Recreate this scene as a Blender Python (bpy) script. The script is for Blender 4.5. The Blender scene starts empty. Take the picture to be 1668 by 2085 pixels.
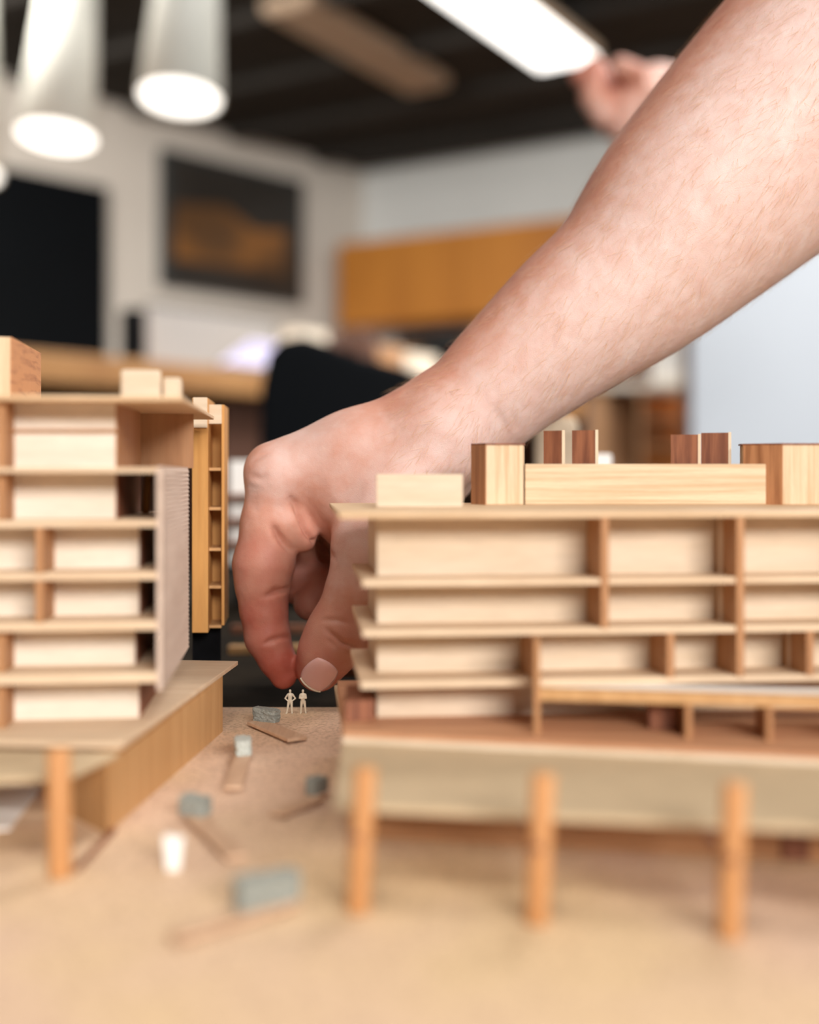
import bpy, bmesh, math, random
import numpy as np
from mathutils import Vector, Matrix
from mathutils.bvhtree import BVHTree
random.seed(7); np.random.seed(7)
SC = bpy.context.scene
COL = SC.collection
F = 2400.0; CX = 834.0; HY = 955.0      # focal length in pixels, principal column, horizon row
CZ = 0.85                               # camera height above the floor
GZ = -0.0913                            # base board level, relative to the camera

def P(px, py, d):
    return Vector(((px-CX)/F*d, d, CZ-(py-HY)/F*d))
def XY(px, d): return ((px-CX)/F*d, d)
def G(px, py, z=GZ):
    d = -z*F/(py-HY)
    return ((px-CX)/F*d, d)
def ZP(py, d): return CZ-(py-HY)/F*d

# ------------------------------------------------------------------ materials
def _mat(name):
    m = bpy.data.materials.new(name); m.use_nodes = True
    nt = m.node_tree; b = nt.nodes['Principled BSDF']
    return m, nt, b
def srgb(c):
    return tuple([(x/255/12.92 if x/255 <= .04045 else ((x/255+.055)/1.055)**2.4) for x in c]) + (1,)
def plain(name, c, rough=.6, var=.06, scale=20, bump=0., metal=0.):
    m, nt, b = _mat(name)
    tc = nt.nodes.new('ShaderNodeTexCoord')
    n = nt.nodes.new('ShaderNodeTexNoise'); n.inputs['Scale'].default_value = scale; n.inputs['Detail'].default_value = 4
    nt.links.new(tc.outputs['Object'], n.inputs['Vector'])
    r = nt.nodes.new('ShaderNodeValToRGB')
    c = srgb(c)
    r.color_ramp.elements[0].position = .3; r.color_ramp.elements[1].position = .7
    r.color_ramp.elements[0].color = tuple(x*(1-var) for x in c[:3])+(1,)
    r.color_ramp.elements[1].color = tuple(min(1, x*(1+var)) for x in c[:3])+(1,)
    nt.links.new(n.outputs['Fac'], r.inputs['Fac']); nt.links.new(r.outputs['Color'], b.inputs['Base Color'])
    b.inputs['Roughness'].default_value = rough; b.inputs['Metallic'].default_value = metal
    if bump:
        bp = nt.nodes.new('ShaderNodeBump'); bp.inputs['Strength'].default_value = bump; bp.inputs['Distance'].default_value = .2/scale
        nt.links.new(n.outputs['Fac'], bp.inputs['Height']); nt.links.new(bp.outputs['Normal'], b.inputs['Normal'])
    return m
def wood(name, c1, c2, axis='X', grain=260, along=.06, rough=.62, contrast=(.3, .7), bump=.12, fine=True):
    """c1 light, c2 dark grain; grain lines run along the axis"""
    m, nt, b = _mat(name)
    tc = nt.nodes.new('ShaderNodeTexCoord')
    mp = nt.nodes.new('ShaderNodeMapping')
    s = [grain]*3; s['XYZ'.index(axis)] = grain*along
    mp.inputs['Scale'].default_value = s
    nt.links.new(tc.outputs['Object'], mp.inputs['Vector'])
    n = nt.nodes.new('ShaderNodeTexNoise'); n.inputs['Scale'].default_value = 1; n.inputs['Detail'].default_value = 5; n.inputs['Distortion'].default_value = .4
    nt.links.new(mp.outputs['Vector'], n.inputs['Vector'])
    r = nt.nodes.new('ShaderNodeValToRGB')
    r.color_ramp.elements[0].position = contrast[0]; r.color_ramp.elements[1].position = contrast[1]
    r.color_ramp.elements[0].color = srgb(c2); r.color_ramp.elements[1].color = srgb(c1)
    nt.links.new(n.outputs['Fac'], r.inputs['Fac'])
    n2 = nt.nodes.new('ShaderNodeTexNoise'); n2.inputs['Scale'].default_value = grain*4; n2.inputs['Detail'].default_value = 2
    mp2 = nt.nodes.new('ShaderNodeMapping'); s2 = [1]*3; s2['XYZ'.index(axis)] = .12; mp2.inputs['Scale'].default_value = s2
    nt.links.new(tc.outputs['Object'], mp2.inputs['Vector']); nt.links.new(mp2.outputs['Vector'], n2.inputs['Vector'])
    mx = nt.nodes.new('ShaderNodeMix'); mx.data_type = 'RGBA'; mx.blend_type = 'MULTIPLY'; mx.inputs[0].default_value = .25
    nt.links.new(r.outputs['Color'], mx.inputs[6]); nt.links.new(n2.outputs['Color'], mx.inputs[7])
    g = nt.nodes.new('ShaderNodeRGBToBW'); nt.links.new(n2.outputs['Color'], g.inputs[0]); nt.links.new(g.outputs[0], mx.inputs[7])
    nt.links.new(mx.outputs[2], b.inputs['Base Color'])
    b.inputs['Roughness'].default_value = rough
    bp = nt.nodes.new('ShaderNodeBump'); bp.inputs['Strength'].default_value = bump; bp.inputs['Distance'].default_value = .0003
    nt.links.new(n.outputs['Fac'], bp.inputs['Height']); nt.links.new(bp.outputs['Normal'], b.inputs['Normal'])
    return m
def emit(name, c, s):
    m, nt, b = _mat(name)
    b.inputs['Base Color'].default_value = srgb(c); b.inputs['Emission Color'].default_value = srgb(c); b.inputs['Emission Strength'].default_value = s
    return m

M = {}
M['cream'] = wood('cream_basswood', (228,206,180), (214,190,160), 'X', 220, .05)
M['cream_lit'] = wood('overlit_basswood', (242,228,210), (232,214,192), 'X', 220, .05)  # lighter copy of the cream wood: strong light on left walls put into colour
M['cream_v'] = wood('cream_basswood_upright', (230,208,180), (214,184,150), 'Z', 300, .05)
M['cream_p'] = wood('pale_pine', (230,202,166), (210,176,136), 'X', 520, .03, contrast=(.34,.58))
M['cream_pv'] = wood('pale_pine_upright', (230,200,164), (206,168,126), 'Z', 520, .03, contrast=(.34,.58))
M['slab'] = wood('tan_card_wood', (235,208,176), (222,190,155), 'X', 200, .06)
M['fin'] = wood('warm_veneer', (192,140,94), (170,116,72), 'Z', 260, .06)
M['roofwood'] = wood('roof_veneer', (232,200,162), (215,178,136), 'X', 220, .05)
M['brown'] = wood('brown_veneer', (158,98,66), (118,66,42), 'Z', 420, .08, contrast=(.35,.65))
M['teak'] = wood('teak_block', (208,146,96), (168,108,66), 'Y', 420, .04, contrast=(.3,.5))
M['redwood'] = wood('reddish_veneer', (212,158,118), (188,130,92), 'X', 160, .06)
M['orange'] = wood('amber_plywood', (222,164,92), (204,142,72), 'Z', 240, .05)
M['plinth'] = wood('honey_veneer', (214,166,112), (196,146,92), 'Z', 240, .05)
M['brownply'] = wood('brown_ply', (196,142,96), (168,116,74), 'X', 160, .06)
M['dowel'] = wood('orange_dowel', (220,160,104), (198,138,84), 'Z', 240, .04)
M['greycard'] = plain('greyish_card', (196,172,138), .8, .05, 120)
M['louvre'] = wood('greyish_basswood', (214,190,172), (200,174,156), 'Y', 260, .06)
M['foam'] = plain('grey_green_foam', (142,144,136), .9, .28, 1500, .6)
M['foam_light'] = plain('pale_grey_foam', (182,186,178), .9, .2, 1200, .5)
M['plank'] = wood('pinkish_strip', (222,186,154), (200,160,128), 'Y', 400, .05)
M['white'] = plain('white_card', (246,242,236), .7, .02, 60)
M['figure'] = plain('ivory_plastic', (240,228,205), .5, .03, 900)
M['dark'] = plain('black_felt', (14,14,16), .9, .3, 120, .2)
M['shadeground'] = plain('shade_toned_ground', (36,29,21), .9, .7, 25, .1)  # dark tone paints the shade behind the hand into the ground
M['wallpaint'] = plain('wall_paint_warm', (208,200,190), .8, .03, 2)
M['wallcool'] = plain('wall_paint_cool', (214,216,214), .8, .03, 2)
M['blackpaint'] = plain('black_paint', (9,12,15), .55, .1, 4)
M['ceil'] = plain('black_ceiling_paint', (62,59,56), .9, .12, 1.6)
M['floor'] = plain('dark_concrete', (92,86,80), .6, .1, 3)
M['cab'] = wood('orange_plywood_cabinet', (206,134,48), (180,110,34), 'Z', 3.2, .25, .5, bump=.0)
M['desk'] = wood('oak_desk', (188,138,84), (160,110,62), 'X', 14, .08, .5, bump=.0)
M['deskdark'] = plain('dark_brown_laminate', (86,56,42), .5, .1, 5)
M['fabric'] = plain('black_fabric', (7,9,12), .95, .2, 200, .2)
M['metalgrey'] = plain('grey_metal', (130,130,130), .35, .05, 20, metal=1.)
M['lampshade'] = plain('white_enamel', (196,196,188), .45, .02, 10)
M['tanfix'] = plain('tan_metal', (190,166,142), .6, .04, 6)
M['glow'] = emit('lamp_glow', (255,252,244), 2.6)
M['tube'] = emit('diffuser_glow', (255,252,246), 3.)
M['screen'] = emit('paper_lilac', (214,208,238), .8)
M['cardboard'] = plain('cardboard', (176,132,94), .8, .06, 12)
M['orangebox'] = plain('orange_box', (206,128,58), .7, .06, 12)
M['whiteboard'] = plain('white_panel', (204,211,220), .35, .01, 3)
M['greypanel'] = plain('grey_panel', (166,162,158), .8, .03, 6)
M['paper'] = plain('paper_stack', (226,214,196), .8, .06, 30)

for k_ in ('dark','shadeground','blackpaint','fabric','ceil','printdark_','printframe_'):
    if k_ in M: M[k_].node_tree.nodes['Principled BSDF'].inputs['Specular IOR Level'].default_value = .08
# base board: two toned MDF with scattered fibre and worn patches
def board_mat():
    m, nt, b = _mat('model_ground_board')
    tc = nt.nodes.new('ShaderNodeTexCoord')
    def noise(s, d=4):
        n = nt.nodes.new('ShaderNodeTexNoise'); n.inputs['Scale'].default_value = s; n.inputs['Detail'].default_value = d
        nt.links.new(tc.outputs['Object'], n.inputs['Vector']); return n
    a = noise(14, 3); r = nt.nodes.new('ShaderNodeValToRGB')
    r.color_ramp.elements[0].position = .38; r.color_ramp.elements[1].position = .62
    r.color_ramp.elements[0].color = srgb((224,190,162)); r.color_ramp.elements[1].color = srgb((228,196,154))
    nt.links.new(a.outputs['Fac'], r.inputs['Fac'])
    f = noise(900, 6); r2 = nt.nodes.new('ShaderNodeValToRGB')
    r2.color_ramp.elements[0].position = .33; r2.color_ramp.elements[1].position = .55
    r2.color_ramp.elements[0].color = (.62,.58,.56,1); r2.color_ramp.elements[1].color = (1,1,1,1)
    nt.links.new(f.outputs['Fac'], r2.inputs['Fac'])
    mx = nt.nodes.new('ShaderNodeMix'); mx.data_type = 'RGBA'; mx.blend_type = 'MULTIPLY'; mx.inputs[0].default_value = .8
    nt.links.new(r.outputs['Color'], mx.inputs[6]); nt.links.new(r2.outputs['Color'], mx.inputs[7])
    nt.links.new(mx.outputs[2], b.inputs['Base Color']); b.inputs['Roughness'].default_value = .75
    bp = nt.nodes.new('ShaderNodeBump'); bp.inputs['Strength'].default_value = .2; bp.inputs['Distance'].default_value = .0002
    nt.links.new(f.outputs['Fac'], bp.inputs['Height']); nt.links.new(bp.outputs['Normal'], b.inputs['Normal'])
    return m
M['board'] = board_mat()

# ------------------------------------------------------------------ object helpers
def root_loc(o):
    while o.parent: o = o.parent
    return Vector(o.location)
def tag(o, label=None, cat=None, group=None, kind=None):
    if label: o['label'] = label
    if cat: o['category'] = cat
    if group: o['group'] = group
    if kind: o['kind'] = kind
    return o
def thing(name, loc, label, cat, group=None):
    o = bpy.data.objects.new(name, None); COL.objects.link(o); o.location = loc; o.empty_display_size = .02
    return tag(o, label, cat, group)
class MB:
    def __init__(s): s.v = []; s.f = []
    def prism(s, poly, z0, z1):
        """poly: plan polygon [(x,y)...]; z0,z1 world heights (z1 may be a list)"""
        n = len(poly); b = len(s.v)
        s.v += [(x, y, z0) for x, y in poly] + [(x, y, z1) for x, y in poly]
        s.f += [tuple(b+i for i in range(n))[::-1], tuple(b+n+i for i in range(n))]
        for i in range(n): j = (i+1) % n; s.f.append((b+i, b+j, b+n+j, b+n+i))
        return s
    def hexa(s, pts):
        b = len(s.v); s.v += [tuple(p) for p in pts]
        s.f += [(b+3,b+2,b+1,b), (b+4,b+5,b+6,b+7), (b,b+1,b+5,b+4), (b+1,b+2,b+6,b+5), (b+2,b+3,b+7,b+6), (b+3,b,b+4,b+7)]
        return s
    def tube(s, a, b_, r0, r1=None, n=20):
        r1 = r0 if r1 is None else r1
        a = Vector(a); b_ = Vector(b_); d = (b_-a).normalized()
        t = Vector((1,0,0)) if abs(d.x) < .8 else Vector((0,1,0)); e = d.cross(t).normalized(); g = d.cross(e)
        k = len(s.v)
        for c, r in ((a, r0), (b_, r1)):
            for i in range(n):
                q = 2*math.pi*i/n; s.v.append(tuple(c+e*math.cos(q)*r+g*math.sin(q)*r))
        s.f += [tuple(range(k, k+n)), tuple(range(k+n, k+2*n))[::-1]]
        for i in range(n): j = (i+1) % n; s.f.append((k+i, k+n+i, k+n+j, k+j))
        return s
    def lathe(s, prof, c, n=48, M3=None):
        k = len(s.v); c = Vector(c)
        for r, z in prof:
            for i in range(n):
                q = 2*math.pi*i/n; p = Vector((r*math.cos(q), r*math.sin(q), z))
                if M3: p = M3 @ p
                s.v.append(tuple(c+p))
        for a in range(len(prof)-1):
            for i in range(n):
                j = (i+1) % n; s.f.append((k+a*n+i, k+a*n+j, k+(a+1)*n+j, k+(a+1)*n+i))
        return s
    def build(s, name, m, parent=None, bevel=0, smooth=False, segs=2, loc=None):
        base = root_loc(parent) if parent else (Vector(loc) if loc is not None else Vector((0,0,0)))
        me = bpy.data.meshes.new(name)
        me.from_pydata([tuple(Vector(v)-base) for v in s.v], [], s.f)
        bm = bmesh.new(); bm.from_mesh(me); bmesh.ops.recalc_face_normals(bm, faces=bm.faces); bm.to_mesh(me); bm.free()
        me.materials.append(m)
        o = bpy.data.objects.new(name, me); COL.objects.link(o)
        if parent: o.parent = parent
        else: o.location = base
        if bevel:
            bv = o.modifiers.new('bevel', 'BEVEL'); bv.width = bevel; bv.segments = segs; bv.limit_method = 'ANGLE'
        if smooth:
            for p in me.polygons: p.use_smooth = True
        return o

# skewed plan frame shared by the two front buildings
class Frame:
    def __init__(s, px, d, th=math.radians(5.45)):
        s.o = XY(px, d); s.u = (math.cos(th), math.sin(th)); s.v = (-math.sin(th), math.cos(th))
    def pt(s, u, v): return (s.o[0]+u*s.u[0]+v*s.v[0], s.o[1]+u*s.u[1]+v*s.v[1])
    def ua(s, px, v):
        r = (px-CX)/F; x0 = s.o[0]+v*s.v[0]; y0 = s.o[1]+v*s.v[1]
        return (r*y0-x0)/(s.u[0]-r*s.u[1])
    def rect(s, u0, u1, v0, v1): return [s.pt(u0,v0), s.pt(u1,v0), s.pt(u1,v1), s.pt(u0,v1)]
Z = lambda z: CZ+z

# ================================================================== RIGHT MODEL BUILDING
R = Frame(740, .318)
WV = .0155
rb = thing('model_building', (R.pt(.05,.03)[0], R.pt(.05,.03)[1], Z(-.0703)), 'long cream wooden model building with shelf-like balconies on the raised deck at right', 'model building')
uw = R.ua(768, WV); UE = .175
ZR, ZR0 = -.0118, -.0134
lev = [(-.0302,-.0318), (-.0437,-.0454), (-.0576,-.0594)]
MB().prism([R.pt(R.ua(690,0),0), R.pt(UE,0), R.pt(UE,.092), R.pt(R.ua(690,0),.092)], Z(ZR0), Z(ZR)).build('roof', M['roofwood'], rb, .0003)
zs = [ZR0, lev[0][0], lev[1][0], lev[2][0], -.0703]
tops = [ZR0, lev[0][1], lev[1][1], lev[2][1]]
for i in range(4):
    MB().prism(R.rect(uw, UE-.004, WV, .058), Z(zs[i+1]), Z(tops[i])).build('wall_block', M['cream'], rb)
for k, (a, b) in enumerate(lev):
    MB().prism(R.rect(R.ua((738,738,734)[k],0), UE-.002, 0, .060), Z(b), Z(a)).build('balcony_slab', M['slab'], rb, .0002)
t = .0011
for px, za, zb in ((1232,ZR0,lev[1][0]), (1508,ZR0,lev[2][0]), (1790,ZR0,lev[2][0]), (1090,lev[1][1],lev[2][0]), (1366,lev[1][1],lev[2][0]), (1650,lev[1][1],lev[2][0])):
    u = R.ua(px, -.0004)
    MB().prism(R.rect(u-t, u+t, -.0006, WV+.001), Z(zb), Z(za)).build('fin', M['fin'], rb, .0002)
# narrow light studs against the fins
for px, za, zb in ((1468,ZR0,lev[1][0]), (1608,lev[1][1],lev[2][0])):
    u = R.ua(px, .011)
    MB().prism(R.rect(u-.0006, u+.0006, .0104, .0116), Z(zb), Z(za)).build('stud', M['cream_v'], rb)
# ground storey frame, turned a little towards the viewer on the right
def lowline(px): 
    f = (px-1092)/(1668-1092); return XY(px, .3135-.0105*f)
def lowbox(p0, p1, back, za, zb, name, m, front=0.):
    a = Vector(lowline(p0)); b = Vector(lowline(p1)); n = Vector((.095,.9955))
    pa, pb = a+n*front, b+n*front
    MB().prism([tuple(pa), tuple(pb), tuple(pb+n*back), tuple(pa+n*back)], Z(zb), Z(za)).build(name, m, rb, .0002)
lowbox(1094, 2050, .0030, -.0583, -.0615, 'beam', M['plinth'], -.0004)
lowbox(1100, 2050, .0150, -.0596, -.0606, 'terrace', M['white'], .0028)
for px in (1094, 1402, 1566, 1745, 1930):
    lowbox(px-7, px+6, .0155, -.0616 if px > 1100 else lev[1][1], -.0733, 'column_fin', M['fin'], -.0012)
lowbox(1330, 1390, .008, -.0616, -.0703, 'store_block', M['brown'], .009)
# plinth slab
rs = [(-.0178,.3154), (.155,.280), (.185,.31), (.175,.40), (-.024,.392)]
MB().prism(rs, Z(-.0733), Z(-.0703)).build('plinth_slab', M['redwood'], rb, .0002)
e0, e1 = Vector(rs[0]), Vector(rs[1]); nn = Vector((-.2,-.98)).normalized()*.0009
MB().prism([tuple(e0+nn), tuple(e1+nn), tuple(e1), tuple(e0)], Z(-.0732), Z(-.0716)).build('edge_strip', M['cream'], rb)
MB().prism([XY(703,.327), XY(763,.330), XY(757,.352), XY(706,.352)], Z(-.0703), Z(-.0645)).build('end_block', M['brown'], rb, .0003)
# roof top blocks
def rblock(name, poly, za, zb, m, bev=.0003): return MB().prism(poly, Z(zb), Z(za)).build(name, m, rb, bev)
rblock('roof_block', [XY(766,.362), XY(943,.364), XY(941,.378), XY(768,.376)], -.0016, ZR, M['cream'])
def tower(pl, pc, pr, d, ztop):
    poly = [XY(pc,d), XY(pr,d+.0015), (XY(pr,d+.0015)[0]+.002, d+.018), (XY(pl,d+.010)[0]+.001, d+.018), XY(pl,d+.009)]
    o = rblock('roof_tower', poly, ztop, ZR, M['cream_pv'])
    o.data.materials.append(M['brown'])
    rblock('tower_cap', [tuple(Vector(p)+(Vector(p)-Vector(XY(pc+20,d+.01)))*.03) for p in poly], ztop+.0005, ztop, M['brown'], 0)
    # veneer sheet glued on the left face
    a = Vector(poly[0]); b = Vector(poly[-1]); n = Vector((-(b-a).y, (b-a).x)).normalized()
    if n.x > 0: n = -n
    MB().prism([tuple(a+n*.0003), tuple(b+n*.0003), tuple(b), tuple(a)], Z(ZR), Z(ztop)).build('veneer', M['teak_v'], rb)
M['teak_v'] = wood('teak_upright', (196,136,92), (156,100,62), 'Z', 420, .06, contrast=(.35,.6))
tower(961, 990, 1066, .388, .0080)
tower(1514, 1594, 1720, .388, .0080)
rblock('roof_bar', [XY(1069,.3915), XY(1590,.3915), XY(1590,.401), XY(1069,.401)], .0017, ZR, M['cream_p'])
for (l, r, top, dd) in ((1107,1149,877,0), (1165,1217,876,.001), (1366,1426,885,0), (1428,1488,881,.001)):
    a = Vector(XY(l, .4045+dd)); b = Vector(XY(r-5, .4015+dd)); c = Vector(XY(r+1, .4022+dd)); e = Vector(XY(l+4, .4053+dd))
    MB().prism([tuple(a), tuple(b), tuple(b+Vector((.0008,.0006))), tuple(a+Vector((.0008,.0006)))], Z(ZR), ZP(top,.403)).build('roof_plate', M['brown'], rb)
    b2 = b+Vector((.0008,.0006))
    MB().prism([tuple(b+Vector((.00005,-.00012))), tuple(b2+Vector((.0003,-.0004))), tuple(b2+Vector((.0003,0))), tuple(b+Vector((.0003,.0003)))], Z(ZR), ZP(top-1,.403)).build('plate_edge', M['cream_v'], rb)

# raised deck and its posts
dk = thing('raised_deck', (.06,.27,Z(GZ)), 'grey card deck on orange dowel posts under the long right-hand building', 'model deck')
MB().prism([(-.0165,.2575), (.15,.231), (.20,.26), (.19,.41), (-.0255,.40), (-.0185,.33)], Z(-.0748), Z(-.0733)).build('deck_panel', M['greycard'], dk, .0002)
MB().prism([(-.011,.292), (.16,.264), (.165,.38), (-.013,.385)], Z(GZ), Z(-.0748)).build('plinth_wall', M['brownply'], dk)
for pt, top, bot in ((728,1565,1862), (1092,1578,1885), (1484,1597,1914), (1880,1610,1945)):
    g = G(pt, bot-6); tz = ZP(top, g[1]); 
    lean = (.0016, .0012)
    pst = MB().tube((g[0], g[1], Z(GZ)), (g[0]+lean[0], g[1]+lean[1], tz), .0024, n=24).build('post', M['dowel'], dk, .0003, True)
    zb = Z(-.0757)
    MB().prism([(g[0]-.0012,g[1]-.0026), (g[0]+.0008,g[1]-.0026), (g[0]+.0008,g[1]+.016), (g[0]-.0012,g[1]+.016)], zb-.0006, zb+.0008).build('peg', M['brown'], pst, .0004)
for px, py in ((1264,1722), (1625,1752)):
    g = G(px, py); MB().prism([(g[0]-.0035,g[1]), (g[0]+.0035,g[1]), (g[0]+.0035,g[1]+.005), (g[0]-.0035,g[1]+.005)], Z(GZ), Z(-.0748)).build('rear_post', M['brown'], dk)

# ================================================================== LEFT MODEL BUILDING
L = Frame(330, .320)
lb = thing('model_building', (L.pt(-.03,.03)[0], L.pt(-.03,.03)[1], Z(-.0705)), 'tall pale model building at the left edge with a ribbed grey side screen', 'model building')
UL = -.105
sl = [(.0003,-.0010), (-.0140,-.0157), (-.0280,-.0300), (-.0413,-.0437), (-.0553,-.0580)]
MB().prism([L.pt(UL,0), L.pt(L.ua(372,0),0), L.pt(L.ua(372,0),.122), L.pt(UL,.122)], Z(.0185), Z(.0199)).build('roof', M['roofwood'], lb, .0003)
for k, (a, b) in enumerate(sl):
    MB().prism(L.rect(UL, L.ua(330,0), 0, .072), Z(b), Z(a)).build('floor_slab', M['slab'], lb, .0002)
bounds = [.0185]+[x for ab in sl for x in ab]+[-.0705]
cor = [235, 235, 283, 283, 275, 283]
for k in range(6):
    zt = bounds[2*k]; zb = bounds[2*k+1]
    uc = L.ua(cor[k], .015)
    MB().prism(L.rect(UL, uc, .015, .066), Z(zb), Z(zt)).build('wall_block', M['cream_lit'], lb)
    # darker veneer on the return face
    MB().prism(L.rect(uc, uc+.0004, .0154, .066), Z(zb), Z(zt)).build('side_veneer', M['fin'] if k < 1 else M['brown'], lb)
# thin lintel strip along the top storey
MB().prism(L.rect(UL, L.ua(238,.0135), .0135, .0148), Z(.0105), Z(.0112)).build('lintel', M['fin'], lb)
a = XY(283,.392); b = XY(394,.396)
MB().prism([a, b, (b[0]-.001,b[1]+.003), (a[0],a[1]+.003)], Z(.0003), Z(.0185)).build('end_panel', M['teakpanel'] if 'teakpanel' in M else M['fin'], lb)
for za, zb in ((sl[1][1],sl[2][0]), (sl[2][1],sl[3][0])):
    u = L.ua(80, -.0003)
    MB().prism(L.rect(u-.0010, u+.0010, -.0005, .0152), Z(zb), Z(za)).build('fin', M['fin'], lb, .0002)
u = L.ua(3, -.0003)
for za, zb in ((.0185,sl[0][0]), (sl[0][1],sl[1][0]), (sl[3][1],sl[4][0]), (sl[4][1],-.0705)):
    uu = u-.0012
    MB().prism(L.rect(uu-.0010, uu+.0010, .004, .0152), Z(zb), Z(za)).build('fin', M['fin'], lb, .0002)
g = XY(296,.372)
MB().tube((g[0],g[1],Z(-.0140)), (g[0]+.001,g[1],Z(-.0010)), .0012).build('yellow_post', M['orange'], lb, smooth=True)
# ribbed screen
lv = MB(); u0 = L.ua(330,0)
lv.prism(L.rect(u0-.0014, u0+.0002, -.0004, .0745), Z(-.0600), Z(.0006))
nr = 46; zz = np.linspace(-.0595, 0, nr)
for i in range(nr-1):
    za, zb = zz[i], zz[i+1]
    p0 = L.pt(u0+.0002, -.0003); p1 = L.pt(u0+.0002, .0744); q0 = L.pt(u0+.0006, -.0003); q1 = L.pt(u0+.0006, .0744)
    k = len(lv.v)
    lv.v += [(*p0,Z(za)), (*p1,Z(za)), (*q1,Z(za+.0002)), (*q0,Z(za+.0002)), (*p0,Z(zb)), (*p1,Z(zb))]
    lv.f += [(k,k+1,k+2,k+3), (k+3,k+2,k+5,k+4)]
lv.build('ribbed_screen', M['louvre'], lb)
# roof blocks
a = XY(-60,.368); b = XY(21,.370); c = XY(82,.422)
MB().prism([a, b, c, (a[0]-.006,.42)], Z(.0199), ZP(686,.370)).build('roof_block', M['cream_pv'], lb, .0003)
n = Vector((c[1]-b[1], -(c[0]-b[0]))).normalized()*.0003
MB().prism([b, tuple(Vector(b)+n), tuple(Vector(c)+n), c], Z(.0199), ZP(686,.370)).build('block_veneer', M['teak'], lb)
MB().prism([XY(245,.338), XY(328,.339), XY(329,.352), XY(250,.352)], Z(.0199), ZP(752,.338)).build('roof_block', M['cream'], lb, .0008)
MB().prism([XY(331,.341), XY(369,.342), XY(372,.352), XY(334,.352)], Z(.0199), ZP(768,.341)).build('roof_block', M['cream'], lb, .0008)

# plinth under the left building
pl = thing('building_plinth', (-.09,.34,Z(GZ)), 'honey wood plinth and deck carrying the tall left-hand building', 'model plinth')
MB().prism([(-.0738,.3027), (-.0630,.433), (-.19,.445), (-.18,.312)], Z(-.0720), Z(-.0705)).build('deck_slab', M['slab2'] if 'slab2' in M else M['slab'], pl, .0002)
MB().prism([(-.0742,.3000), (-.0803,.2777), (-.15,.262), (-.19,.31)], Z(-.0735), Z(-.0721)).build('card_deck', M['greycard'], pl, .0002)
MB().prism([(-.0755,.294), (-.0650,.410), (-.18,.425), (-.18,.350), (-.098,.345), (-.0905,.312)], Z(GZ), Z(-.0735)).build('plinth_wall', M['plinth'], pl)
MB().prism([(-.0755,.3035), (-.0650,.410), (-.18,.425), (-.18,.350), (-.0905,.312)], Z(-.0735), Z(-.0720)).build('plinth_cap', M['plinth'], pl)
g = G(122, 1785)
ps = MB().tube((g[0],g[1],Z(GZ)), (g[0]-.0006,g[1]+.001,ZP(1527,g[1])), .0026, n=24).build('post', M['dowel'], pl, .0003, True)
MB().prism([(g[0]-.0036,g[1]+.0002), (g[0]-.0018,g[1]+.0002), (g[0]-.0018,g[1]+.0022), (g[0]-.0036,g[1]+.0022)], Z(-.0755), Z(-.0735)).build('peg', M['brown'], ps, .0003)
a = G(150,1775); b = G(228,1693)
MB().prism([a, (a[0]+.0012,a[1]), (b[0]+.0012,b[1]), b], Z(GZ), Z(GZ+.0010)).build('ground_strip', M['brown'], pl)
o = MB().prism([G(-120,1700), G(20,1690), G(84,1605), G(-60,1600)], Z(GZ), Z(GZ+.0006)).build('white_card', M['white'], None, loc=(*G(0,1660),Z(GZ)))
tag(o, 'white card lying under the left deck at the frame edge', 'card')

# ================================================================== AMBER MODEL BUILDING behind the left one
ab = thing('model_building', (*XY(424,.47), Z(-.0628)), 'narrow amber plywood model building with small shelf cells behind the ribbed screen', 'model building')
dA = .452
def AB(p0, p1, d0, d1, za, zb, name, m, bev=.0002): return MB().prism([XY(p0,d0), XY(p1,d0), (XY(p1,d0)[0]-.095*(d1-d0),d1), (XY(p0,d0)[0]-.095*(d1-d0),d1)], Z(zb), Z(za)).build(name, m, ab, bev)
AB(391, 424, dA, dA+.035, .0272, -.0628, 'side_tower', M['orange'])
AB(393, 422, dA-.0012, dA, .0274, .0158, 'cap_block', M['cream'])
AB(425, 451, dA+.022, dA+.030, .0249, -.0620, 'back_panel', M['orange'])
AB(451, 457, dA+.004, dA+.030, .0249, -.0605, 'edge_panel', M['orange'])
AB(425, 452, dA+.004, dA+.0060, .0249, .0175, 'cap_block', M['cream'])
for z in (.0005, -.0148, -.0306, -.0452, -.0605):
    AB(425, 451, dA+.005, dA+.0220, z, z-.0012, 'shelf', M['plinth'])
MB().prism([XY(392,dA+.012), XY(450,dA+.012), XY(450,dA+.028), XY(392,dA+.028)], Z(GZ), Z(-.0628)).build('dark_base', M['dark'], ab)

# ================================================================== BASE BOARD, TABLE
bb = thing('landscape_board', (0,.5,Z(GZ)-.016), 'wide tan base board carrying the whole architectural model', 'base board')
MB().prism([(-.60,-.15), (.75,-.15), (.75,.452), (-.60,.452)], Z(GZ)-.016, Z(GZ)).build('ground_board', M['board'], bb, .0003)
MB().prism([(-.60,.4525), (.75,.4525), (.75,1.05), (-.60,1.05)], Z(GZ)-.016, Z(GZ)-.0005).build('shade_toned_board', M['shadeground'], bb)  # dark colour stands in for the shade cast behind the hand
tt = thing('work_table', (.05,.45,0), 'work table standing under the model base board', 'table')
MB().prism([(-.75,-.30), (.9,-.30), (.9,1.15), (-.75,1.15)], Z(GZ)-.046, Z(GZ)-.016).build('tabletop', M['desk'], tt, .003)
for x in (-.68,.83):
    for y in (-.23,1.08): MB().prism([(x-.03,y-.03),(x+.03,y-.03),(x+.03,y+.03),(x-.03,y+.03)], 0, Z(GZ)-.046).build('leg', M['deskdark'], tt)
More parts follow.
